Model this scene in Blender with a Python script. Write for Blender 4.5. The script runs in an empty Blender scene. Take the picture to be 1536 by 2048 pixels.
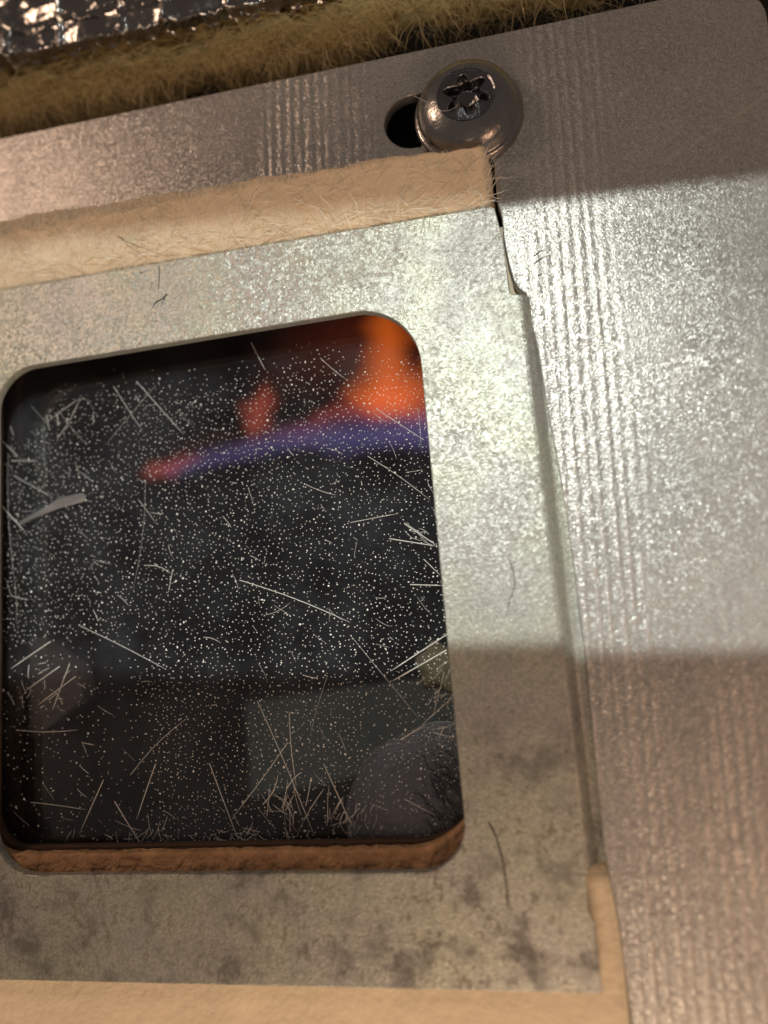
import bpy, bmesh, math, random
import numpy as np
from mathutils import Vector, Matrix
random.seed(7); rng = np.random.default_rng(7)
S = bpy.context.scene; COL = S.collection
S.unit_settings.scale_length = 0.01          # one unit is one centimetre

# ---------------------------------------------------------------- camera
F = 1400.0
AX = np.array([[0.98012841, -0.09701271, -0.17302267], [-0.07296861, -0.98741789, 0.14029075], [-0.18445566, -0.12487773, -0.9748752]])
CAM = np.array([0.96892694, -0.78562821, 5.45930114])
cd = bpy.data.cameras.new('camera'); cam = bpy.data.objects.new('camera', cd); COL.objects.link(cam); S.camera = cam
rx, ry, rz = AX[:, 0], -AX[:, 1], -AX[:, 2]
cam.matrix_world = Matrix(((rx[0], ry[0], rz[0], CAM[0]), (rx[1], ry[1], rz[1], CAM[1]), (rx[2], ry[2], rz[2], CAM[2]), (0, 0, 0, 1)))
cd.sensor_fit = 'VERTICAL'; cd.sensor_height = 36; cd.lens = F / 2048 * 36
cd.clip_start = 0.1; cd.clip_end = 200
cd.dof.use_dof = True; cd.dof.focus_distance = 5.80; cd.dof.aperture_fstop = cd.lens * 1e-3 / 0.22

# ---------------------------------------------------------------- world and lamps
W = bpy.data.worlds.new('World'); S.world = W; W.use_nodes = True
W.node_tree.nodes['Background'].inputs[0].default_value = (0.150, 0.118, 0.102, 1)
W.node_tree.nodes['Background'].inputs[1].default_value = 0.64
S.view_settings.view_transform = 'Standard'; S.view_settings.look = 'None'; S.view_settings.exposure = 0; S.view_settings.gamma = 1

def nd(nt, t, **kw):
    n = nt.nodes.new(t)
    for k, v in kw.items():
        if k.startswith('i_'):
            n.inputs[k[2:].replace('_', ' ')].default_value = v
        else: setattr(n, k, v)
    return n
def mth(nt, op, a, b=None, c=None, clamp=False):
    n = nt.nodes.new('ShaderNodeMath'); n.operation = op; n.use_clamp = clamp
    for i, v in enumerate((a, b, c)):
        if v is None: continue
        if isinstance(v, (int, float)): n.inputs[i].default_value = v
        else: nt.links.new(v, n.inputs[i])
    return n.outputs[0]
def sstep(nt, v, lo, hi):
    n = nt.nodes.new('ShaderNodeMapRange'); n.interpolation_type = 'SMOOTHSTEP'
    nt.links.new(v, n.inputs[0]); n.inputs[1].default_value = lo; n.inputs[2].default_value = hi
    return n.outputs[0]

LP = (0.75, 6.0, 9.0)
ld = bpy.data.lights.new('torch', 'POINT'); lo = bpy.data.objects.new('torch', ld); COL.objects.link(lo); lo.location = LP
ld.energy = 2050; ld.color = (0.95, 1.0, 0.92); ld.shadow_soft_size = 0.06
ld.use_nodes = True; nt = ld.node_tree; nt.nodes.clear()
g = nd(nt, 'ShaderNodeNewGeometry'); sx = nd(nt, 'ShaderNodeSeparateXYZ'); nt.links.new(g.outputs['Incoming'], sx.inputs[0])
az = mth(nt, 'ABSOLUTE', sx.outputs[2])
ty = mth(nt, 'DIVIDE', sx.outputs[1], az); tx = mth(nt, 'DIVIDE', sx.outputs[0], az)
ty = mth(nt, 'MULTIPLY_ADD', tx, 0.05, ty)
top = sstep(nt, ty, (2.42 - LP[1]) / LP[2] + .004, (2.42 - LP[1]) / LP[2] - .004)
bot = sstep(nt, ty, (-1.15 - LP[1]) / LP[2] - .005, (-1.15 - LP[1]) / LP[2] + .005)
hot = nd(nt, 'ShaderNodeMapRange'); nt.links.new(ty, hot.inputs[0]); hot.inputs[1].default_value = (2 - LP[1]) / LP[2]; hot.inputs[2].default_value = (-1.2 - LP[1]) / LP[2]; hot.inputs[3].default_value = 1; hot.inputs[4].default_value = 2.9
mk = mth(nt, 'MULTIPLY', mth(nt, 'MULTIPLY', top, bot), hot.outputs[0])
hi = sstep(nt, ty, (4.35 - LP[1]) / LP[2], (4.75 - LP[1]) / LP[2]); mk = mth(nt, 'MULTIPLY_ADD', hi, .6, mk); mk = mth(nt, 'MULTIPLY_ADD', mk, .98, .02)  # extra beam band above the panel, added so the foil glints
em = nd(nt, 'ShaderNodeEmission'); nt.links.new(mk, em.inputs[1]); out = nd(nt, 'ShaderNodeOutputLight'); nt.links.new(em.outputs[0], out.inputs[0])

def area(name, loc, tgt, size, e, colr):
    l = bpy.data.lights.new(name, 'AREA'); o = bpy.data.objects.new(name, l); COL.objects.link(o)
    l.shape = 'DISK'; l.size = size; l.energy = e; l.color = colr; o.location = loc
    o.rotation_euler = (Vector(tgt) - Vector(loc)).to_track_quat('-Z', 'Y').to_euler(); return o
area('room_lamp', (1.0, -12.0, 6.2), (0, -3.6, 0), 6, 840, (1.0, .70, .46))
area('wall_lamp', (9.5, -6.5, 7.5), (2, -3, 0), 4, 170, (1.0, .56, .34))
area('side_lamp', (-10.5, 8.8, 9), (-2.5, 2.2, 0), 3.5, 440, (1.0, .66, .46))

# ---------------------------------------------------------------- helpers
def at(px, py, z=0.0):
    "world point on the level z seen at full-size photograph pixel (px, py)"
    d = AX @ np.array([(px - 768) / F, (py - 1024) / F, 1.0]); t = (z - CAM[2]) / d[2]
    p = CAM + t * d; return (float(p[0]), float(p[1]))
def mesh(name, v, f, m, parent=None, smooth=False):
    me = bpy.data.meshes.new(name); me.from_pydata([tuple(map(float, q)) for q in v], [], [tuple(map(int, q)) for q in f]); me.update()
    return link(name, me, m, parent, smooth)
def link(name, me, m, parent=None, smooth=False):
    o = bpy.data.objects.new(name, me); COL.objects.link(o)
    if m is not None: me.materials.clear(); me.materials.append(m)
    if smooth: me.polygons.foreach_set('use_smooth', [True] * len(me.polygons))
    if parent is not None: o.parent = parent
    return o
def tag(o, label=None, cat=None, group=None, kind=None):
    for k, v in (('label', label), ('category', cat), ('group', group), ('kind', kind)):
        if v: o[k] = v
    return o
def rrect(x0, y0, x1, y1, r, n=14):
    "rounded rectangle, r = radii at (right top, left top, left bottom, right bottom)"
    if not hasattr(r, '__len__'): r = (r,) * 4
    P = []
    for k, (cx, cy) in enumerate(((x1 - r[0], y1 - r[0]), (x0 + r[1], y1 - r[1]), (x0 + r[2], y0 + r[2]), (x1 - r[3], y0 + r[3]))):
        for i in range(n + 1):
            a = math.pi / 2 * (k + i / n); P.append((cx + r[k] * math.cos(a), cy + r[k] * math.sin(a)))
    return P
def sheet(name, loops, z1, thick, bevel, m, parent=None):
    "a flat sheet with holes and rounded-over edges, top face at z1"
    c = bpy.data.curves.new(name, 'CURVE'); c.dimensions = '2D'; c.fill_mode = 'BOTH'
    c.extrude = thick / 2 - bevel; c.bevel_depth = bevel; c.bevel_resolution = 2; c.offset = -bevel
    for L in loops:
        s = c.splines.new('POLY'); s.points.add(len(L) - 1); s.use_cyclic_u = True
        for p, q in zip(s.points, L): p.co = (q[0], q[1], 0, 1)
    o = bpy.data.objects.new(name, c); COL.objects.link(o)
    me = bpy.data.meshes.new_from_object(o.evaluated_get(bpy.context.evaluated_depsgraph_get()))
    bpy.data.objects.remove(o); bpy.data.curves.remove(c)
    for v in me.vertices: v.co.z += z1 - thick / 2
    return link(name, me, m, parent)
def jag(L, amp, step, seed=0):
    "subdivide a closed outline and make it very slightly uneven"
    r = random.Random(seed); P = []
    for a, b in zip(L, L[1:] + L[:1]):
        d = math.dist(a, b); n = max(1, int(d / step))
        for i in range(n):
            t = i / n; P.append((a[0] + (b[0] - a[0]) * t + (r.gauss(0, amp) if n > 1 else 0), a[1] + (b[1] - a[1]) * t + (r.gauss(0, amp) if n > 1 else 0)))
    return P
def strands(name, items, m, parent=None, sides=3):
    "items: (list of points, radius) -> thin tapering tubes joined in one mesh"
    V, Fc = [], []
    for pts, r in items:
        b = len(V); n = len(pts)
        for i, p in enumerate(pts):
            p = Vector(p); d = (Vector(pts[min(i + 1, n - 1)]) - Vector(pts[max(i - 1, 0)])).normalized()
            u = d.cross(Vector((0.13, 0.31, 0.94))).normalized(); w = d.cross(u)
            rr = r * (1 if i < n - 1 else .35)
            for k in range(sides):
                a = 2 * math.pi * k / sides; V.append(tuple(p + (u * math.cos(a) + w * math.sin(a)) * rr))
        for i in range(n - 1):
            for k in range(sides):
                q = b + i * sides; k2 = (k + 1) % sides
                Fc.append((q + k, q + k2, q + sides + k2, q + sides + k))
        Fc.append(tuple(b + k for k in range(sides))[::-1]); Fc.append(tuple(b + (n - 1) * sides + k for k in range(sides)))
    return mesh(name, V, Fc, m, parent)
def vnoise(seed, nx, ny):
    "smooth value noise sampler on an nx by ny lattice over the unit square"
    A = np.random.default_rng(seed).random((ny + 2, nx + 2))
    def f(u, v):
        x = np.clip(u, 0, .9999) * nx; y = np.clip(v, 0, .9999) * ny; i = x.astype(int); j = y.astype(int)
        a = x - i; b = y - j; a = a * a * (3 - 2 * a); b = b * b * (3 - 2 * b)
        return (A[j, i] * (1 - a) + A[j, i + 1] * a) * (1 - b) + (A[j + 1, i] * (1 - a) + A[j + 1, i + 1] * a) * b
    return f
def field(name, x0, x1, y0, y1, nx, ny, zf, m, parent=None, keep=None):
    X, Y = np.meshgrid(np.linspace(x0, x1, nx), np.linspace(y0, y1, ny)); Z = zf(X, Y)
    V = np.stack([X.ravel(), Y.ravel(), Z.ravel()], 1); Fc = []
    for j in range(ny - 1):
        for i in range(nx - 1):
            if keep is None or keep((X[j, i] + X[j, i + 1]) / 2, (Y[j, i] + Y[j + 1, i]) / 2):
                Fc.append((j * nx + i, j * nx + i + 1, (j + 1) * nx + i + 1, (j + 1) * nx + i))
    return mesh(name, V, Fc, m, parent, True)

# ---------------------------------------------------------------- materials
def mat(name):
    m = bpy.data.materials.new(name); m.use_nodes = True; nt = m.node_tree
    return m, nt, nt.nodes['Principled BSDF']
def noise(nt, co, scale, detail=3, rough=.5, dist=0):
    n = nd(nt, 'ShaderNodeTexNoise'); n.inputs['Scale'].default_value = scale; n.inputs['Detail'].default_value = detail
    n.inputs['Roughness'].default_value = rough; n.inputs['Distortion'].default_value = dist; nt.links.new(co, n.inputs['Vector']); return n.outputs['Fac']
def mapped(nt, co, sc=(1, 1, 1), rot=(0, 0, 0)):
    n = nd(nt, 'ShaderNodeMapping'); n.inputs['Scale'].default_value = sc; n.inputs['Rotation'].default_value = rot
    nt.links.new(co, n.inputs['Vector']); return n.outputs[0]
def mixc(nt, f, a, b, mode='MIX'):
    n = nd(nt, 'ShaderNodeMix'); n.data_type = 'RGBA'; n.blend_type = mode
    for s, v in ((n.inputs['Factor'], f), (n.inputs[6], a), (n.inputs[7], b)):
        if isinstance(v, (int, float)): s.default_value = v
        elif isinstance(v, tuple): s.default_value = (*v, 1) if len(v) == 3 else v
        else: nt.links.new(v, s)
    return n.outputs[2]
def bump(nt, h, strength, dist, nrm=None):
    n = nd(nt, 'ShaderNodeBump'); n.inputs['Strength'].default_value = strength; n.inputs['Distance'].default_value = dist
    nt.links.new(h, n.inputs['Height'])
    if nrm is not None: nt.links.new(nrm, n.inputs['Normal'])
    return n.outputs[0]
def objco(nt): return nd(nt, 'ShaderNodeTexCoord').outputs['Object']

def zinc(name, tintA, tintB, facet, cell, rolls, dirt, rough):
    m, nt, b = mat(name); co = objco(nt); L = nt.links
    sp = nd(nt, 'ShaderNodeSeparateXYZ'); L.new(co, sp.inputs[0])
    v = nd(nt, 'ShaderNodeTexVoronoi'); v.inputs['Scale'].default_value = 1 / cell; v.inputs['Randomness'].default_value = 1
    wob = nd(nt, 'ShaderNodeTexNoise'); wob.inputs['Scale'].default_value = 22; wob.inputs['Detail'].default_value = 2; L.new(co, wob.inputs['Vector'])
    wv = nd(nt, 'ShaderNodeVectorMath', operation='MULTIPLY_ADD'); L.new(wob.outputs['Color'], wv.inputs[0]); wv.inputs[1].default_value = (.05, .05, .05); L.new(co, wv.inputs[2])
    L.new(wv.outputs[0], v.inputs['Vector'])
    # each zinc grain tips its own way
    s1 = nd(nt, 'ShaderNodeVectorMath', operation='SUBTRACT'); L.new(v.outputs['Color'], s1.inputs[0]); s1.inputs[1].default_value = (.5, .5, .5)
    s2 = nd(nt, 'ShaderNodeVectorMath', operation='MULTIPLY'); L.new(s1.outputs[0], s2.inputs[0])
    amt = noise(nt, co, 1.3, 3, .6); amt = sstep(nt, amt, .3, .72); amt = mth(nt, 'MULTIPLY', mth(nt, 'MULTIPLY_ADD', amt, facet * .8, facet * .45), sstep(nt, sp.outputs[1], -2.2, 1.9) if dirt else mth(nt, 'MULTIPLY_ADD', sstep(nt, sp.outputs[1], -2.2, -1.2), .6, .4))
    cmb = nd(nt, 'ShaderNodeCombineXYZ'); L.new(amt, cmb.inputs[0]); L.new(amt, cmb.inputs[1]); cmb.inputs[2].default_value = 0
    L.new(cmb.outputs[0], s2.inputs[1])
    s3 = nd(nt, 'ShaderNodeVectorMath', operation='ADD'); L.new(s2.outputs[0], s3.inputs[0])
    h = noise(nt, co, 62, 2, .5)
    nrm = bump(nt, h, .5, .008)
    if rolls:
        # drawn ridges left by the rolls: along y, broken up and only in places
        mp = mapped(nt, co, (1, .045, 1)); w1 = noise(nt, mp, 11, 1, .4)
        xs = mth(nt, 'ADD', mth(nt, 'MULTIPLY', sp.outputs[0], 1.0), mth(nt, 'MULTIPLY', w1, .05))
        xs = mth(nt, 'ADD', xs, mth(nt, 'MULTIPLY', sp.outputs[1], -.035))
        wv2 = mth(nt, 'SINE', mth(nt, 'MULTIPLY', xs, 2 * math.pi / .088))
        brk = sstep(nt, noise(nt, mapped(nt, co, (1, .8, 1)), 13, 3, .65), .38, .60)
        zone = noise(nt, mapped(nt, co, (1, .22, 1)), 1.15, 1, .4)
        t1 = mth(nt, 'SUBTRACT', 1, mth(nt, 'DIVIDE', mth(nt, 'ABSOLUTE', mth(nt, 'SUBTRACT', sp.outputs[0], 1.75)), .85), clamp=True)
        t2 = mth(nt, 'SUBTRACT', 1, mth(nt, 'DIVIDE', mth(nt, 'ABSOLUTE', mth(nt, 'SUBTRACT', sp.outputs[0], -.35)), .75), clamp=True)
        zone = sstep(nt, mth(nt, 'MULTIPLY_ADD', mth(nt, 'ADD', t1, t2), .42, zone), .60, .86)
        rg = mth(nt, 'MULTIPLY', mth(nt, 'MULTIPLY', wv2, mth(nt, 'MULTIPLY_ADD', brk, .85, .15)), zone)
        nrm = bump(nt, rg, rolls, .01, nrm)
        streak = mth(nt, 'MULTIPLY', sstep(nt, rg, .05, .7), .55)
    st = noise(nt, mapped(nt, co, (1, .22, 1), (0, 0, math.radians(-52))), 42, 2, .6)
    nrm = bump(nt, st, .16, .006, nrm)
    L.new(nrm, s3.inputs[1])
    s4 = nd(nt, 'ShaderNodeVectorMath', operation='NORMALIZE'); L.new(s3.outputs[0], s4.inputs[0]); L.new(s4.outputs[0], b.inputs['Normal'])
    # colour: soft tint patches, grain edges, dirt
    c = mixc(nt, sstep(nt, noise(nt, co, .8 if rolls else 1.6, 3), .35, .65), tintA, tintB)
    grain = sstep(nt, v.outputs['Distance'], .25, .75)
    c = mixc(nt, mth(nt, 'MULTIPLY', grain, .45), c, tuple(q * .45 for q in tintA))
    if rolls:
        streak = mth(nt, 'MULTIPLY', streak, .8); c = mixc(nt, streak, c, (.80, .76, .73))
        A_, B_ = at(1150, 440), at(1560, 175); dx, dy = B_[0] - A_[0], B_[1] - A_[1]; l = math.hypot(dx, dy)
        ds = mth(nt, 'ADD', mth(nt, 'MULTIPLY', mth(nt, 'SUBTRACT', sp.outputs[0], A_[0]), -dy / l), mth(nt, 'MULTIPLY', mth(nt, 'SUBTRACT', sp.outputs[1], A_[1]), dx / l))
        ds = mth(nt, 'ADD', ds, mth(nt, 'MULTIPLY_ADD', noise(nt, co, 2.5, 2), .1, -.05))
        sm_ = mth(nt, 'MULTIPLY', sstep(nt, mth(nt, 'ABSOLUTE', ds), .03, .0), sstep(nt, noise(nt, co, 6, 4), .3, .65)); sm_ = mth(nt, 'MULTIPLY', sm_, sstep(nt, sp.outputs[1], 2.35, 2.8))
        c = mixc(nt, mth(nt, 'MULTIPLY', sm_, .35), c, (.85, .80, .74))
    r0 = mth(nt, 'MULTIPLY_ADD', noise(nt, co, 5, 4), .16, rough - .08)
    if dirt:
        low = sstep(nt, sp.outputs[1], -.3, -2.6)
        thr = mth(nt, 'MULTIPLY_ADD', low, -.095, .66); thr = mth(nt, 'ADD', thr, mth(nt, 'MULTIPLY_ADD', noise(nt, co, 1.9, 2), .26, -.13))
        d1 = noise(nt, mapped(nt, co, (1, .75, 1)), 15, 6, .74, .4)
        d = sstep(nt, mth(nt, 'SUBTRACT', d1, thr), -.03, .05)
        c = mixc(nt, mth(nt, 'MULTIPLY', d, dirt), c, (.10, .078, .055))
        sm = noise(nt, co, 3.2, 5, .65); sm = mth(nt, 'MULTIPLY', sstep(nt, sm, .45, .7), mth(nt, 'MULTIPLY_ADD', low, .75, .08))
        c = mixc(nt, sm, c, (.15, .15, .142))
        r0 = mth(nt, 'ADD', r0, mth(nt, 'MULTIPLY', mth(nt, 'MAXIMUM', d, sm), .25))
    L.new(c, b.inputs['Base Color']); L.new(r0, b.inputs['Roughness']); b.inputs['Metallic'].default_value = .55
    return m
M = {}
M['panel'] = zinc('zinc_panel', (.61, .605, .58), (.54, .54, .53), .25, .018, .40, 0, .38)
M['frame'] = zinc('zinc_frame', (.545, .56, .48), (.52, .52, .505), .37, .024, 0, .5, .45)

def simple(name, colr, rough=.6, metal=0, sc=8, amt=.35, bmp=.3, bd=.02, detail=5):
    m, nt, b = mat(name); co = objco(nt)
    n = noise(nt, co, sc, detail, .65)
    nt.links.new(mixc(nt, n, tuple(q * (1 - amt) for q in colr), tuple(min(1, q * (1 + amt)) for q in colr)), b.inputs['Base Color'])
    b.inputs['Roughness'].default_value = rough; b.inputs['Metallic'].default_value = metal
    nt.links.new(bump(nt, noise(nt, co, sc * 3, 4), bmp, bd), b.inputs['Normal']); return m
M['rust'] = simple('rust', (.60, .31, .16), .85, 0, 5, .9, .9, .08)
M['soot'] = simple('soot', (.010, .009, .009), .9, 0, 5, .4)
M['liner'] = simple('dark_liner', (.09, .055, .035), .7, .3, 6, .5, .5, .03)
M['wool'] = simple('wool', (.35, .275, .115), .95, 0, 3, .35, .9, .12, 7)
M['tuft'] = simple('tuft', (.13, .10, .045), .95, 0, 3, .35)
M['gasket'] = simple('gasket', (.82, .68, .50), .9, 0, 4, .16, .5, .03, 6)
M['pad'] = simple('pad', (.86, .73, .54), .9, 0, 4, .12, .5, .03, 6)
M['fuzz'] = simple('fuzz', (.95, .86, .73), .28, 0, 4, .2)
M['woolfuzz'] = simple('wool_fuzz', (.55, .45, .23), .55, 0, 4, .3)
M['speck'] = simple('speck', (.85, .85, .82), .5, 0, 20, .2)
M['splinter'] = simple('splinter', (.78, .78, .76), .35, 0, 14, .3)
nt = M['splinter'].node_tree; b_ = nt.nodes['Principled BSDF']; b_.inputs['Alpha'].default_value = .62
M['hair'] = simple('dark_hair', (.02, .018, .015), .5, 0, 10, .2)
M['felt'] = simple('grey_felt', (.86, .83, .83), .95, 0, 3, .25, .6, .08, 7)
M['bracket'] = simple('bracket', (.055, .057, .048), .8, .1, 2, .3)
M['brown'] = simple('brown_reflection', (.045, .025, .018), .85, 0, 3, .3)
M['steel'] = simple('screw_steel', (.40, .40, .39), .25, 1, 6, .3, .25, .02)
M['steeldark'] = simple('recess_steel', (.24, .24, .25), .16, 1, 9, .4, .3, .02)
M['foil'] = simple('foil', (.34, .33, .32), .14, 1, 9, .15, .3, .015)
M['flake'] = simple('flake', (.16, .16, .165), .5, .2, 8, .2)

m, nt, b = mat('sight_glass'); M['glass'] = m; nt.nodes.remove(b); L = nt.links; co = objco(nt)
fr = nd(nt, 'ShaderNodeFresnel'); fr.inputs[0].default_value = 1.48
tr = nd(nt, 'ShaderNodeBsdfTransparent'); tr.inputs[0].default_value = (.95, .95, .96, 1)
gl = nd(nt, 'ShaderNodeBsdfGlossy'); gl.inputs['Roughness'].default_value = .06
mx = nd(nt, 'ShaderNodeMixShader'); L.new(fr.outputs[0], mx.inputs[0]); L.new(tr.outputs[0], mx.inputs[1]); L.new(gl.outputs[0], mx.inputs[2])
df = nd(nt, 'ShaderNodeBsdfDiffuse'); df.inputs[0].default_value = (.75, .82, .95, 1)
film = mth(nt, 'MULTIPLY_ADD', sstep(nt, noise(nt, co, 1.4, 6, .7), .35, .75), .018, .004)
m2 = nd(nt, 'ShaderNodeMixShader'); L.new(film, m2.inputs[0]); L.new(mx.outputs[0], m2.inputs[1]); L.new(df.outputs[0], m2.inputs[2])
L.new(m2.outputs[0], nt.nodes['Material Output'].inputs[0])

def flame_mat(name, colr, dens):
    m, nt, b = mat(name); nt.nodes.remove(b)
    e = nd(nt, 'ShaderNodeEmission'); e.inputs[0].default_value = (*colr, 1); e.inputs[1].default_value = dens
    nt.links.new(e.outputs[0], nt.nodes['Material Output'].inputs['Volume']); return m
M['fblue'] = flame_mat('flame_blue', (.27, .22, .60), .21)
M['fviolet'] = flame_mat('flame_violet', (.42, .13, .30), .14)
M['fred'] = flame_mat('flame_red', (1, .15, .08), .27)
M['forange'] = flame_mat('flame_orange', (1, .17, .012), .38)
M['fdim'] = flame_mat('flame_dim', (1, .16, .06), .007)

# ---------------------------------------------------------------- outer panel with cut-out and slot
cut = [(-9, 3.06), (-3.485, 3.06)] + [at(*p) for p in ((985, 285), (995, 408), (1003, 430), (1007, 478), (1015, 520), (1026, 560), (1036, 577), (1052, 588), (1075, 700), (1132, 1020), (1174, 1340), (1208, 1700), (1238, 1850), (1266, 2060))] + [(1.47, -9)]
outer = [(4.4, -9)] + [(3.42, 1.0)][:0]
tr_ = at(1536, 130); 
panel_loop = [(-9, 3.06)] + cut[1:] + [(8, -9), (8, 2.2)][:0]
# right side of the panel runs on beyond the frame of the picture below its rounded corner
corner = rrect(-9, -9, 3.36, 3.98, (.34, .01, .01, .01))[:15]
panel_loop = cut[:-1] + [(1.47, -9), (3.36, -9)] + corner + [(-9, 4.02)]
slot = []
for i in range(25):
    a = math.pi / 2 + math.pi * i / 24; slot.append((.50 + .245 * math.cos(a), 3.335 + .245 * math.sin(a)))
for i in range(13):
    a = -math.pi / 2 + math.pi * i / 12; slot.append((.98 + .245 * math.cos(a), 3.31 + .245 * math.sin(a)))
panel = sheet('access_panel', [panel_loop, slot], 0, .11, .012, M['panel'])
tag(panel, 'galvanised steel panel with drawn ridges, framing the window on top and right', 'panel')

# ---------------------------------------------------------------- window frame
fr_out = [(-9, 2.385), (-3.4, 2.385), (-1.2, 2.392), (1.07, 2.386), (1.105, 2.365), (1.145, 2.1), (1.153, 1.85), (1.153, 1.72), (1.155, 1.645), (1.168, 1.62),
          (1.225, 1.61), (1.232, .6), (1.25, -.9), (1.262, -2.66), (1.285, -2.70), (1.262, -2.73), (1.252, -2.96), (1.285, -3.03), (1.29, -3.465), (1.27, -3.485), (-3.3, -3.478), (-9, -3.47)]
hole = rrect(-3.44, -2.69, .445, 1.675, (.52, .38, .40, .36))
hole = [(x - (.02 + .055 * (y - 1.6) / -4.2 * 0 if x < 0 else (.045 * (y + 2.65) / 4.3)), y - (.06 * (-x + .4) / 3.8 if y > 0 else 0)) for x, y in hole]
froot = bpy.data.objects.new('window_frame', None); COL.objects.link(froot)
tag(froot, 'pressed zinc-plated steel frame around the dark sight glass', 'window frame')
sheet('frame_plate', [fr_out, hole], .09, .085, .008, M['frame'], froot)
# rolled side flange dropping to the panel between the two notches
V, Fc = [], []; NY = 60; prof = [(0, .0885), (.02, .086), (.038, .072), (.055, .048), (.072, .02), (.09, -.015), (.105, -.042), (.12, -.05), (.18, -.052)]
for j in range(NY):
    t = j / (NY - 1); y = 1.606 + (-2.675 - 1.606) * t; x = 1.222 + (1.257 - 1.222) * t
    for k, (dx, z) in enumerate(prof): V.append((x + dx + .0025 * math.sin(y * 9) * (k > 3), y, z))
n = len(prof)
for j in range(NY - 1):
    for k in range(n - 1): Fc.append((j * n + k, (j + 1) * n + k, (j + 1) * n + k + 1, j * n + k + 1))
fl = mesh('side_flange', V, Fc, M['frame'], froot, True)
# rusty lip and retainer behind the opening
lip_hole = jag(rrect(-3.64, -2.56, .60, 1.95, (.5, .35, .30, .62)), .004, .05, 3)
sheet('rusty_lip', [rrect(-4.0, -3.05, .85, 2.2, .1), lip_hole], -.02, .10, .015, M['rust'], froot)
sheet('glass_retainer', [rrect(-3.95, -3.0, .82, 2.18, .1), rrect(-3.61, -2.535, .62, 1.98, (.5, .35, .3, .6))], -.13, .08, .01, M['liner'], froot)

# ---------------------------------------------------------------- sight glass
GZ = -.215
glass = sheet('sight_glass', [rrect(-3.85, -2.9, .78, 2.05, .1)], GZ, .05, .004, M['glass'])
tag(glass, 'dark sight glass set in the frame, dusted with white specks', 'glass pane')

# dust specks: a loose, nearly even scatter
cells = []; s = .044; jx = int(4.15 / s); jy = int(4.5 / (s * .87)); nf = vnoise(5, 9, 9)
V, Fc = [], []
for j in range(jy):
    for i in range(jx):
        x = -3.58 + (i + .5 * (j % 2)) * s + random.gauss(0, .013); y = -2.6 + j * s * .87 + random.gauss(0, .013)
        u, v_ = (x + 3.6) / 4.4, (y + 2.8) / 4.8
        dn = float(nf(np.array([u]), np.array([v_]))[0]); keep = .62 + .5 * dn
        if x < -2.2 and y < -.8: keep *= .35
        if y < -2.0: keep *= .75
        if random.random() > keep or y > 1.40 + random.gauss(0, .09) - .04 * math.sin(x * 3) - max(0, -3.0 - x) * .8: continue  # specks left out under the top edge to imitate the frame's shadow
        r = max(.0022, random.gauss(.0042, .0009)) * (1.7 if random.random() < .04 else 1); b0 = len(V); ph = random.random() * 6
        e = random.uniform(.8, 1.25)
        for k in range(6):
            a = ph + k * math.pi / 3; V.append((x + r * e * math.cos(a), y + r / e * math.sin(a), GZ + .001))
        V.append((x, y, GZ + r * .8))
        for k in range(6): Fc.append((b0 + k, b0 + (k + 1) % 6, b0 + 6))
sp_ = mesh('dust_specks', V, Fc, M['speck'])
tag(sp_, 'white dust specks scattered over the dark sight glass, left out along the top as shadow', 'dust', kind='stuff')

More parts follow.
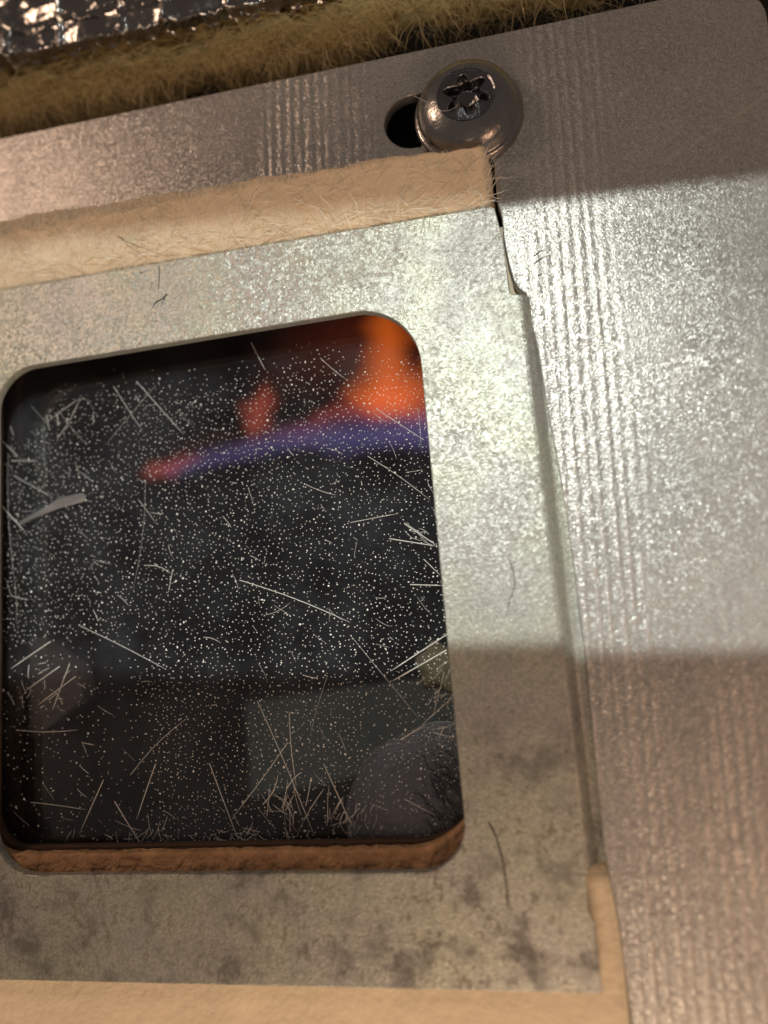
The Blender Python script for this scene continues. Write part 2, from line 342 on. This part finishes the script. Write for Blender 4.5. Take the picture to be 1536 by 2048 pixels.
# ---------------------------------------------------------------- splinters lying on the glass
def seg(a, b, r, bend=0, zr=.004):
    p = at(*a, GZ + .02); q = at(*b, GZ + .02); n_ = 6; P = []
    dx, dy = q[0] - p[0], q[1] - p[1]
    for i in range(n_):
        t = i / (n_ - 1); w = math.sin(math.pi * t) * bend
        P.append((p[0] + dx * t - dy * w, p[1] + dy * t + dx * w, GZ + .008 + zr * (1 + math.sin(3 * t))))
    return P, r
named = [
 ('pale splinter pointing down-left from the right edge, upper of the parallel pair', (895, 1268), (780, 1343), .0075, 0),
 ('pale splinter pointing down-left from the right edge, lower of the parallel pair', (893, 1300), (785, 1362), .0085, 0),
 ('long pale splinter alone in the middle of the dark sight glass', (478, 1160), (700, 1245), .0055, .02),
 ('long pale splinter crossing the orange-lit corner, sloping to the right edge', (752, 817), (848, 880), .005, 0),
 ('thin splinter under the blue flame, sloping down to the right edge', (735, 912), (860, 1000), .004, .02),
 ('thick splinter sloping down to the right edge, halfway up the glass', (808, 1047), (872, 1090), .0075, 0),
 ('thick level splinter meeting the right edge, halfway up the glass', (778, 1077), (872, 1092), .007, 0),
 ('short level splinter at the right edge below the thick pair', (820, 1169), (884, 1171), .0065, 0),
 ('short slanting splinter at the right edge between the level splinters', (847, 1118), (880, 1150), .0055, 0),
 ('thin splinter rising slightly to the right in the right half of the glass', (700, 1045), (795, 1027), .004, 0),
 ('long slanting splinter near the upper left corner of the glass', (272, 762), (366, 868), .0055, 0),
 ('thin slanting splinter left of the longest upper splinter', (226, 772), (280, 856), .0045, 0),
 ('splinter with a thick upper end just under the top edge of the frame', (502, 685), (530, 740), .0060, 0),
 ('short level splinter near the left edge above the grey flake', (22, 921), (75, 922), .0065, 0),
 ('bright slanting splinter crossing the left end of the grey flake', (3, 1012), (48, 1062), .0075, 0),
 ('slanting splinter at the left edge above the grey flake', (25, 950), (105, 995), .0045, 0),
 ('splinter at the far left edge above the level one', (0, 878), (35, 912), .0065, 0),
 ('tall splinter standing from the bottom edge, tallest of the middle tangle', (514, 1402), (628, 1672), .0058, .01),
 ('upright splinter beside the tallest one, leaning hardly at all', (578, 1427), (592, 1572), .0055, -.02),
 ('lone slanting splinter right of the middle tangle', (647, 1528), (705, 1655), .0065, 0),
 ('long splinter sloping the other way across the middle tangle', (575, 1485), (465, 1635), .0048, .01),
 ('slanting splinter left of the middle tangle, above the bottom edge', (418, 1527), (480, 1690), .0055, 0),
 ('splinter leaning left from the bottom edge, left of the forked bundle', (206, 1560), (158, 1668), .0055, 0),
 ('right arm of the forked bundle at the bottom of the glass', (310, 1528), (272, 1640), .0055, 0),
 ('left arm of the forked bundle at the bottom of the glass', (228, 1603), (285, 1695), .0075, 0),
 ('uppermost of the crossed splinters at the lower left corner', (100, 1283), (20, 1338), .0075, 0),
 ('second of the crossed splinters at the lower left corner', (118, 1333), (52, 1380), .0075, 0),
 ('steepest of the crossed splinters at the lower left corner', (138, 1328), (104, 1420), .006, 0),
 ('third parallel splinter of the crossed ones at lower left', (150, 1353), (75, 1410), .006, 0),
 ('long faint splinter sloping through the left half of the glass', (160, 1252), (333, 1340), .0042, .01),
 ('short splinter lying on the grey dome behind the glass', (808, 1598), (872, 1632), .0055, 0),
 ('short upright splinter in the left half of the glass', (345, 1138), (336, 1186), .0045, 0),
 ('short wavy splinter beside the upright one in the left half', (289, 1131), (340, 1146), .0045, .1),
 ('long faint splinter rising right in the lower left of the glass', (260, 1550), (375, 1435), .0032, .04),
 ('steep splinter by the right edge above the grey dome', (888, 1345), (866, 1432), .0045, 0),
 ('sloping splinter by the right edge above the grey dome', (905, 1395), (843, 1450), .0045, 0),
]
for lab, a, b_, r, bd in named:
    o = strands('glass_splinter', [seg(a, b_, r * .60, bd)], M['splinter'], None, 5)
    tag(o, lab, 'splinter', 'pale glass splinters lying on the sight glass')
items = []
R = random.Random(3)
def tangle(cx, cy, n, spread, l0, l1, up=None, r=.0026):
    for _ in range(n):
        x = cx + R.gauss(0, spread[0]); y = cy + R.gauss(0, spread[1]); a = R.uniform(0, math.pi) if up is None else R.gauss(up, .5); l = R.uniform(l0, l1)
        items.append(seg((x, y), (x + l * math.cos(a), y - l * math.sin(a)), r * R.uniform(.6, 1.2), R.gauss(0, .05)))
tangle(590, 1640, 24, (35, 28), 20, 75, 1.57); tangle(480, 1675, 12, (30, 12), 10, 40); tangle(290, 1675, 12, (25, 14), 10, 60)
tangle(75, 1380, 12, (35, 22), 10, 36); tangle(700, 1650, 26, (30, 14), 10, 40, 1.2); tangle(400, 1685, 26, (120, 8), 6, 24)
tangle(870, 1400, 14, (25, 30), 15, 50, 1.0); tangle(560, 1682, 70, (210, 8), 5, 22); tangle(860, 1080, 7, (14, 14), 20, 50, 2.7)
for _ in range(80):
    x = R.uniform(10, 880); y = R.uniform(760, 1670); a = R.uniform(-1.3, .2) if R.random() < .7 else R.uniform(0, 3.14); l = R.uniform(8, 42)
    items.append(seg((x, y), (x + l * math.cos(a), y - l * math.sin(a)), .0021 * R.uniform(.5, 1.3), R.gauss(0, .04)))
for p, q, r in (((95, 842), (160, 795), .003), ((113, 878), (160, 795), .003), ((62, 812), (98, 852), .002), ((115, 820), (172, 890), .0022), ((93, 830), (97, 857), .004), ((113, 828), (116, 852), .006), ((150, 923), (157, 943), .003),
                ((275, 998), (312, 1048), .003), ((445, 1032), (462, 1055), .0035), ((610, 968), (672, 990), .003), ((270, 790), (278, 805), .005), ((20, 852), (27, 870), .004),
                ((15, 905), (28, 1160), .002), ((28, 1160), (32, 1245), .002), ((310, 770), (210, 890), .002), ((575, 895), (588, 912), .003), ((640, 715), (690, 757), .003), ((835, 815), (842, 900), .002),
                ((605, 1350), (635, 1357), .004), ((655, 1350), (620, 1470), .002), ((700, 1270), (840, 1440), .002), ((800, 1480), (850, 1450), .003), ((865, 1465), (912, 1475), .003), ((30, 1460), (155, 1460), .003), ((60, 1605), (170, 1620), .003), ((290, 960), (265, 1180), .0015), ((530, 1230), (580, 1205), .002)):
    items.append(seg(p, q, r * .8, R.gauss(0, .03)))
lint = strands('fine_lint', items, M['splinter'])
tag(lint, 'fine lint and hair-thin glass slivers strewn over the sight glass', 'lint', kind='stuff')

# grey flake
P = [at(*p, GZ + .01) for p in ((38, 1052), (38, 1044), (100, 1008), (118, 996), (165, 986), (172, 991), (168, 1004), (120, 1016), (60, 1040))]
bm = bmesh.new(); vs = [bm.verts.new((x, y, GZ + .014 + .006 * math.sin(i * 2.3))) for i, (x, y) in enumerate(P)]; f_ = bm.faces.new(vs)
ex = bmesh.ops.extrude_face_region(bm, geom=[f_]); bmesh.ops.translate(bm, vec=(0, 0, -.008), verts=[v for v in ex['geom'] if isinstance(v, bmesh.types.BMVert)])
bmesh.ops.recalc_face_normals(bm, faces=bm.faces); me = bpy.data.meshes.new('paint_flake'); bm.to_mesh(me); bm.free()
tag(link('paint_flake', me, M['flake']), 'flat grey flake narrowing to the left, stuck near the left edge of the glass', 'flake')

# hairs and marks on the frame
def wire(pts, z, r, n=5): return ([(*at(x, y, z), z + r * .6) for x, y in pts], r)
hz = .09
tag(strands('dark_hair', [wire(((978, 1645), (990, 1668), (1000, 1700), (1008, 1735), (1014, 1780), (1016, 1822)), hz, .0055)], M['hair'], None, 5),
    'dark curved hair lying on the frame below the glass corner', 'hair')
tag(strands('pale_fibre', [wire(((918, 1142), (935, 1137), (950, 1133), (968, 1129), (990, 1128), (1008, 1122), (1016, 1118)), hz, .005)], M['splinter'], None, 5),
    'short pale crinkled fibre lying on the frame right of the glass', 'fibre')
tag(strands('dark_fibre', [wire(((1018, 1120), (1028, 1145), (1030, 1170), (1020, 1200), (1012, 1232)), hz, .0028)], M['hair'], None, 5),
    'thin dark curl of fibre on the frame beside the pale crinkled fibre', 'fibre')
tag(strands('pale_splinter', [wire(((998, 1168), (1003, 1180), (1008, 1193)), hz, .004)], M['splinter'], None, 5),
    'tiny pale splinter on the frame inside the dark curl of fibre', 'splinter')
sc_ = [wire(p, hz - .001, r) for p, r in ((((318, 533), (319, 556), (317, 580)), .004), (((335, 588), (325, 598), (312, 604), (305, 616)), .005), (((305, 565), (300, 582)), .003), (((280, 547), (296, 541)), .003), (((330, 596), (322, 612)), .004))]
tag(strands('scratches', sc_, M['hair'], froot, 5), 'cluster of dark scratches and nicks on the upper strip')

nk = [([(*at(x, y), .001) for x, y in p], q) for p, q in ((((1068, 512), (1080, 503), (1095, 499)), .0045), (((1068, 528), (1084, 516), (1092, 513)), .0045), (((1075, 552), (1090, 546)), .004), (((1395, 470), (1400, 500)), .003))]
for q_ in nk: strands('nick', [q_], M['hair'], panel, 5)

# ---------------------------------------------------------------- fibre gasket round the frame
nA, nB, nC = vnoise(11, 40, 24), vnoise(12, 120, 80), vnoise(13, 12, 8)
def gz(X, Y):
    u, v = (X + 7) / 9, (Y + 6) / 10
    base = np.where(Y > 2.3, .03 + .26 * np.clip((Y - 2.38) / .42, 0, 1) ** .75, -.045)
    return base + .03 * (nA(u, v) - .5) + .02 * (nB(u, v) - .5) + .03 * (nC(u, v) - .5)
groot = bpy.data.objects.new('fibre_gasket', None); COL.objects.link(groot)
tag(groot, 'tan fibre gasket bulging out between steel panel and window frame', 'gasket')
GX, GY = at(977, 287, .29)
GYL = at(0, 440, .29)[1]
def gasket_mesh():
    nx, ny = 230, 60; V = []; Fc = []
    for j in range(ny):
        t = j / (ny - 1)
        for i in range(nx):
            s_ = i / (nx - 1); x = -7 + (GX + 7) * s_; ytop = GY + (GYL - GY) * (GX - x) / (GX + 3.4) + .012 * math.sin(x * 6) + .006 * math.sin(x * 23)
            tt = min(t / .86, 1); y = 2.25 + (ytop - 2.25) * tt
            V.append([x, y, 0])
    V = np.array(V); Z = gz(V[:, 0], V[:, 1]).reshape(ny, nx)
    V = V.reshape(ny, nx, 3); V[:, :, 2] = Z
    for k, j in enumerate(range(int(ny * .87), ny)):      # rounded shoulder down to the panel
        q = (k + 1) / (ny - int(ny * .87)); V[j, :, 2] = Z[int(ny * .86)] * (1 - q) - .05 * q; V[j, :, 1] += .035 * math.sin(q * math.pi / 2)
    V[:, -1, 2] = -.06; V[:, -1, 0] += .01; V[:, -2, 2] -= .02
    for j in range(ny - 1):
        for i in range(nx - 1): Fc.append((j * nx + i, j * nx + i + 1, (j + 1) * nx + i + 1, (j + 1) * nx + i))
    return V.reshape(-1, 3), Fc
gv, gf = gasket_mesh(); mesh('gasket_roll', gv, gf, M['gasket'], groot, True)
field('gasket_pad', -7, 1.46, -6, 2.3, 150, 150, lambda X, Y: np.where(Y < -2.72, -.05, -.10) + .02 * (nA((X + 7) / 9, (Y + 6) / 10) - .5), M['pad'], groot,
      lambda x, y: not (-4.05 < x < .84 and -3.0 < y < 2.05))
def ytop_(x): return GY + (GYL - GY) * (GX - x) / (GX + 3.4)
items = []
for _ in range(12000):
    x = R.uniform(-5.2, GX - .03); y0 = R.uniform(2.39, 2.95); z = float(gz(np.array([x]), np.array([y0]))[0])
    a = R.gauss(1.45, .35) if R.random() < .9 else R.uniform(0, 6.28); l = R.uniform(.05, .24) * (1.5 if R.random() < .1 else 1); lift = R.uniform(0, .6)
    ye = ytop_(x)
    if y0 > ye - .06: y0 = R.uniform(2.4, ye - .06)
    if y0 + l * math.sin(a) > ye: l = max(.03, ye + .01 - y0)
    z = float(gz(np.array([x]), np.array([y0]))[0])
    b_ = R.gauss(0, .25)
    P = []
    for k in range(4):
        t = k / 3; P.append((x + l * t * math.cos(a + b_ * t), y0 + l * t * math.sin(a + b_ * t), z - .004 + l * lift * t * (1 - .3 * t) + .004))
    items.append((P, R.uniform(.0010, .0022)))
for _ in range(160):                                        # glassy threads over the frame's edge
    x = R.uniform(-4, GX - .05); y0 = 2.42 + R.uniform(0, .25); a = R.uniform(-.5, .5) + (math.pi if R.random() < .5 else 0); l = R.uniform(.1, .45)
    items.append(([(x + l * t * math.cos(a), y0 + l * t * math.sin(a) * .5 + .03 * math.sin(3 * t), .13 + .03 * math.sin(5 * t)+.1*(y0-2.4)) for t in (0, .33, .66, 1)], .002))
tag(strands('gasket_fuzz', items, M['fuzz'], groot), kind='stuff')
tag(strands('dark_thread', [([(*at(x, y, .2), .2) for x, y in ((128, 435), (170, 440), (215, 460), (255, 484), (320, 508))], .0032)], M['hair'], None, 4),
    'single long dark thread curving over the tan fuzz above the frame', 'thread')

# ---------------------------------------------------------------- screw
sroot = bpy.data.objects.new('screw', None); COL.objects.link(sroot); sroot.location = (.968, 3.268, 0)
tag(sroot, 'domed steel screw with a star-shaped recess and wide flange at the slot', 'screw')
nr, na = 110, 240; V, Fc = [], []; RR = .455
def dome(r):
    if r > .415: return .03 + .045 * math.sqrt(max(0, 1 - ((r - .415) / .04) ** 2))
    return .075 + .235 * math.sqrt(max(0, 1 - (r / .425) ** 2.4))
def recess(x, y):
    r = math.hypot(x, y); t = math.atan2(y, x)
    ro = .152 + .040 * math.cos(6 * (t - math.radians(98))); d = max(0, min(1, (ro - r) / .011))
    return -d * (.11 + .06 * max(0, 1 - r / .1))
for i in range(nr):
    r = .0 + RR * (i / (nr - 1)) ** .9
    for k in range(na):
        a = 2 * math.pi * k / na; x, y = r * math.cos(a), r * math.sin(a)
        z = dome(r) + (recess(x, y) if r < .21 else 0)
        if r < .235: z -= .018 * min(1, (.235 - r) / .02)      # shallow dish round the recess
        V.append((x, y, z))
for k in range(na):
    a = 2 * math.pi * k / na; V.append((RR * 1.005 * math.cos(a), RR * 1.005 * math.sin(a), .01))
for i in range(nr):
    for k in range(na):
        k2 = (k + 1) % na; Fc.append((i * na + k, (i + 1) * na + k, (i + 1) * na + k2, i * na + k2))
Fi = [f for f in Fc if f[0] < na * 72]; 
def rad(i): return RR * (i / (nr - 1)) ** .9
ic = next(i for i in range(nr) if rad(i) > .236)
head = [f for f in Fc if f[0] // na >= ic]; rec = [f for f in Fc if f[0] // na < ic]
def submesh(name, faces, m, parent):
    ids = sorted({i for f in faces for i in f}); mp = {j: n for n, j in enumerate(ids)}
    return mesh(name, [V[i] for i in ids], [tuple(mp[i] for i in f) for f in faces], m, parent, True)
submesh('head', head, M['steel'], sroot); submesh('star_recess', rec, M['steeldark'], sroot)
V, Fc = [], []
for j in range(22):
    r = .17 + (.018 if j % 2 else 0)
    for k in range(24): V.append((r * math.cos(k * math.pi / 12), r * math.sin(k * math.pi / 12), .03 - j * .04))
for j in range(21):
    for k in range(24): k2 = (k + 1) % 24; Fc.append((j * 24 + k, (j + 1) * 24 + k, (j + 1) * 24 + k2, j * 24 + k2))
mesh('shank', V, Fc, M['steeldark'], sroot, True)
tag(strands('curly_fibre', [([(*at(x, y, .33), .33) for x, y in ((828, 192), (850, 202), (868, 215), (885, 222), (900, 221), (912, 214), (918, 203))], .0022)], M['splinter'], None, 4),
    'fine pale curled fibre draped across the screw head', 'fibre')

# ---------------------------------------------------------------- insulation and foil above the panel
n1, n2, n3 = vnoise(21, 26, 5), vnoise(22, 90, 18), vnoise(23, 9, 3)
def wz(X, Y):
    u, v = (X + 7) / 14, (Y - 4.0) / 3
    edge = 4.26 + .40 * (n1(u, v * 0 + .2) - .5) + .05*(X<-1.2)*0 - .10 * (X < -1.5)
    q = np.clip((Y - edge) / .45, 0, 1)
    return -.95 + .85 * np.sqrt(1 - (1 - q) ** 2) + .14 * (n2(u, v) - .5) * (q > 0) + .16 * (n3(u, v) - .5)
wroot = bpy.data.objects.new('insulation_batt', None); COL.objects.link(wroot)
tag(wroot, 'olive yellow mineral wool batt running above the steel panel', 'insulation')
field('batt', -7, 7, 4.02, 7, 240, 70, wz, M['wool'], wroot)
items = []
for _ in range(7500):
    x = R.uniform(-5, 4.2); y = 4.28 + abs(R.gauss(0, .28)); z = float(wz(np.array([x]), np.array([y]))[0]); a = R.gauss(-1.8, .9); l = R.uniform(.08, .38); b_ = R.gauss(0, .5)
    items.append(([(x + l * t * math.cos(a + b_ * t), y + l * t * math.sin(a + b_ * t), z + .09 * math.sin(t * 2.5) * l / .3) for t in (0, .33, .66, 1)], R.uniform(.001, .0024)))
for _ in range(60):
    x = R.uniform(-4.5, 3); a = R.gauss(-1.9, .4); l = R.uniform(.25, .6)
    items.append(([(x + l * t * math.cos(a + .3 * t), 4.45 + l * t * math.sin(a + .5 * t), -.15 + .08 * math.sin(t * 2.5)) for t in (0, .33, .66, 1)], .0035))
tag(strands('batt_fuzz', items, M['woolfuzz'], wroot), kind='stuff')
# foil facing with reinforcing ribs, crinkled front edge
m1, m2_ = vnoise(31, 420, 150), vnoise(32, 60, 20)
fa = at(0, 120, .08); fb = at(545, 2, .08); sl = (fb[1] - fa[1]) / (fb[0] - fa[0])
ribx = [at(x, y, .08)[0] for x, y in ((12, 100), (115, 75), (240, 45), (328, 22), (455, 8))]
ribx = [ribx[0] - .52] + ribx + [ribx[-1] + .55, ribx[-1] + 1.1]
def fz(X, Y):
    u, v = (X + 7) / 10, (Y - 4.2) / 3
    d = Y - (fa[1] + sl * (X - fa[0]))
    near = np.exp(-(d / .06) ** 2) + np.exp(-((d - .31) / .05) ** 2) * .6
    for r in ribx: near = near + .7 * np.exp(-((X - r - .04 * d) / .035) ** 2)
    z = .06 + .07 * (m2_(u, v) - .5) * (d > 0) + .035 * (m1(u, v) - .5) * np.clip(near + .12, 0, 1)
    for r in ribx: z = z + .055 * np.exp(-((X - r - .04 * d) / .022) ** 2)
    for q in (.31, .9): z = z + .06 * np.exp(-((d - q) / .02) ** 2)
    z = z + .05 * np.exp(-(d / .03) ** 2)
    return z - .08 * np.clip((.0 - d) / .03, 0, 1)
nx, ny = 380, 150; V = []
for j in range(ny):
    for i in range(nx):
        x = -7 + 6.95 * i / (nx - 1); d = -.03 + 2.4 * (j / (ny - 1)) ** 1.5; y = fa[1] + sl * (x - fa[0]) + d + .012 * math.sin(31 * x) * (j < 3)
        V.append((x, y, 0))
V = np.array(V); V[:, 2] = fz(V[:, 0], V[:, 1])
foil = mesh('foil_facing', V, [(j * nx + i, j * nx + i + 1, (j + 1) * nx + i + 1, (j + 1) * nx + i) for j in range(ny - 1) for i in range(nx - 1)], M['foil'], None, True)
tag(foil, 'crinkled silver foil facing with reinforcing ribs, top left above the wool', 'foil')

# ---------------------------------------------------------------- firebox behind the glass
BX = (-6.5, 5.5, -6, 3.6, -7.5, -.36)
x0, x1, y0, y1, z0, z1 = BX
V = [(x, y, z) for z in (z0, z1) for y in (y0, y1) for x in (x0, x1)]
mesh('firebox_wall', V, [(0, 1, 3, 2), (0, 4, 5, 1), (1, 5, 7, 3), (3, 7, 6, 2), (2, 6, 4, 0)], M['soot'])
tag(bpy.data.objects['firebox_wall'], kind='structure')
bk = sheet('front_wall', [[(-9, -9), (9, -9), (9, 9), (-9, 9)], rrect(-3.87, -2.92, .80, 2.07, .1)], -1.02 + .66, .05, .004, M['soot']); tag(bk, kind='structure')
# felt dome at the lower right
c = at(885, 1635, -.6); nf2 = vnoise(41, 16, 12); V, Fc = [], []
for j in range(40):
    for i in range(64):
        a = 2 * math.pi * i / 64; ph = math.pi / 2 * j / 39; k = 1 + .10 * (float(nf2(np.array([i / 64]), np.array([j / 40]))[0]) - .5)
        V.append((c[0] + .82 * k * math.cos(a) * math.cos(ph), c[1] + .72 * k * math.sin(a) * math.cos(ph), -.78 + .49 * math.sin(ph) ** .6))
for j in range(39):
    for i in range(64): i2 = (i + 1) % 64; Fc.append((j * 64 + i, j * 64 + i2, (j + 1) * 64 + i2, (j + 1) * 64 + i))
dr = bpy.data.objects.new('felt_plug', None); COL.objects.link(dr)
tag(dr, 'grey fibre plug seen as a dome through the lower right of the glass', 'insulation plug')
mesh('felt_body', V, Fc, M['felt'], dr, True)
items = []
for _ in range(90):
    t = R.random(); x, y = 880 + R.gauss(0, 26), 1500 + 140 * t; l = R.uniform(20, 60); a = -.9 + R.gauss(0, .25)
    zc = -.275; items.append(([(*at(x + l * s_ * math.cos(a), y - l * s_ * math.sin(a) - 8 * math.sin(3 * s_), zc), zc) for s_ in (0, .33, .66, 1)], .0035))
tag(strands('dark_bristles', items, M['hair'], dr), kind='stuff')
# burner bracket, brown block (added to imitate a reflection in the glass) and a scrap of wool further in
P4 = [at(x, y, -3.2) for x, y in ((488, 1405), (940, 1345), (940, 1470), (700, 1560), (500, 1600))]
br = sheet('burner_bracket', [P4], -3.2, .15, .03, M['bracket']); tag(br, 'dull grey-green bracket seen dimly behind the lower middle of the glass', 'bracket')
P5 = [at(x, y, -1.0) for x, y in ((-300, 1260), (60, 1275), (150, 1340), (165, 1400), (90, 1460), (60, 1700), (-300, 1760))]
br2 = sheet('brown_reflection', [P5], -1.0, .3, .03, M['brown']); tag(br2, 'brown block added to imitate a dim reflection in the lower left of the glass', 'reflection stand-in')
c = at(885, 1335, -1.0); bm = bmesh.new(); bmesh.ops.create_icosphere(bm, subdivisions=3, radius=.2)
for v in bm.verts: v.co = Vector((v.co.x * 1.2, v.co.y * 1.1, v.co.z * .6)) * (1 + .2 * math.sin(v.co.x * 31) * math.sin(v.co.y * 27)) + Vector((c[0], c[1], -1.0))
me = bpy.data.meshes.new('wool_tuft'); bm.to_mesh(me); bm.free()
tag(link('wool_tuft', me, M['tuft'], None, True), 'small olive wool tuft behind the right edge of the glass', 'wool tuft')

# ---------------------------------------------------------------- flame
def tongue(name, pts, m, parent, depth=.7, z=-4.3, shells=(1.3, .98, .66, .38), rough=.9):
    "closed lofted body through (px, py, radius in pixels)"
    V, Fc = [], []; n_ = 28; C_ = [np.array([*at(x, y, z), z]) for x, y, r in pts]
    # resample
    T = np.linspace(0, len(pts) - 1, 40); out_ = []
    for t in T:
        i = min(int(t), len(pts) - 2); f_ = t - i; f2 = f_ * f_ * (3 - 2 * f_)
        out_.append((C_[i] * (1 - f_) + C_[i + 1] * f_, (pts[i][2] * (1 - f2) + pts[i + 1][2] * f2) * 9.9 / 1400))
    top = None; fn = vnoise(len(name) * 3 + len(pts), 5, 9)
    for q in shells:
        V, Fc = [], []
        for k, (c_, r) in enumerate(out_):
            r = r * q
            a_ = out_[max(k - 1, 0)][0]; b_ = out_[min(k + 1, 39)][0]; d = (b_ - a_) / (np.linalg.norm(b_ - a_) + 1e-9); nn = np.array([-d[1], d[0], 0])
            for i in range(n_):
                a = 2 * math.pi * i / n_; w_ = 1 + rough * (float(fn(np.array([.5 + .5 * math.cos(a)]), np.array([k / 40 * .98]))[0]) - .5); V.append(c_ + nn * r * w_ * math.cos(a) + np.array([0, 0, 1]) * r * depth * math.sin(a))
        for k in range(39):
            for i in range(n_): i2 = (i + 1) % n_; Fc.append((k * n_ + i, k * n_ + i2, (k + 1) * n_ + i2, (k + 1) * n_ + i))
        Fc.append(tuple(range(n_))[::-1]); Fc.append(tuple(39 * n_ + i for i in range(n_)))
        o = mesh(name if top is None else 'inner_glow', V, Fc, m, parent if top is None else top, True)
        top = top or o
    return top
fl = bpy.data.objects.new('burner_flame', None); COL.objects.link(fl)
tag(fl, 'blurred gas flame, blue below with orange tongues, behind the glass', 'flame')
tongue('blue_base', [(300, 945, 3), (350, 940, 17), (430, 918, 22), (520, 895, 23), (620, 880, 26), (720, 870, 32), (820, 868, 35), (960, 875, 38), (1100, 890, 30)], M['fblue'], fl)
tongue('violet_sheet', [(430, 905, 4), (520, 878, 16), (600, 858, 24), (700, 838, 26), (800, 835, 24), (920, 840, 26), (1050, 850, 10)], M['fviolet'], fl, .9)
tongue('pink_tip', [(278, 948, 3), (300, 945, 19), (330, 938, 23), (370, 924, 16), (420, 908, 4)], M['fred'], fl)
tongue('red_edge', [(300, 920, 2), (360, 900, 13), (440, 880, 16), (510, 862, 14), (640, 840, 18), (720, 822, 4)], M['fdim'], fl, 3)
tongue('small_tongue', [(500, 882, 6), (508, 850, 30), (522, 815, 34), (530, 788, 24), (534, 760, 4)], M['fred'], fl, .55)
tongue('large_tongue', [(755, 838, 30), (765, 800, 66), (775, 750, 60), (778, 700, 50), (775, 650, 44), (770, 590, 6)], M['forange'], fl, .5)
tongue('right_tongue', [(770, 838, 8), (820, 808, 40), (880, 775, 60), (950, 740, 30)], M['forange'], fl, .5, shells=(1.3, .9), rough=.2)
tongue('low_tongue', [(600, 850, 6), (660, 826, 22), (720, 812, 34), (780, 800, 42), (860, 790, 20)], M['fred'], fl, .45)
tongue('dim_veil', [(480, 840, 6), (560, 760, 50), (640, 720, 85), (700, 700, 120), (800, 690, 130), (950, 690, 20)], M['fdim'], fl, 1.2)
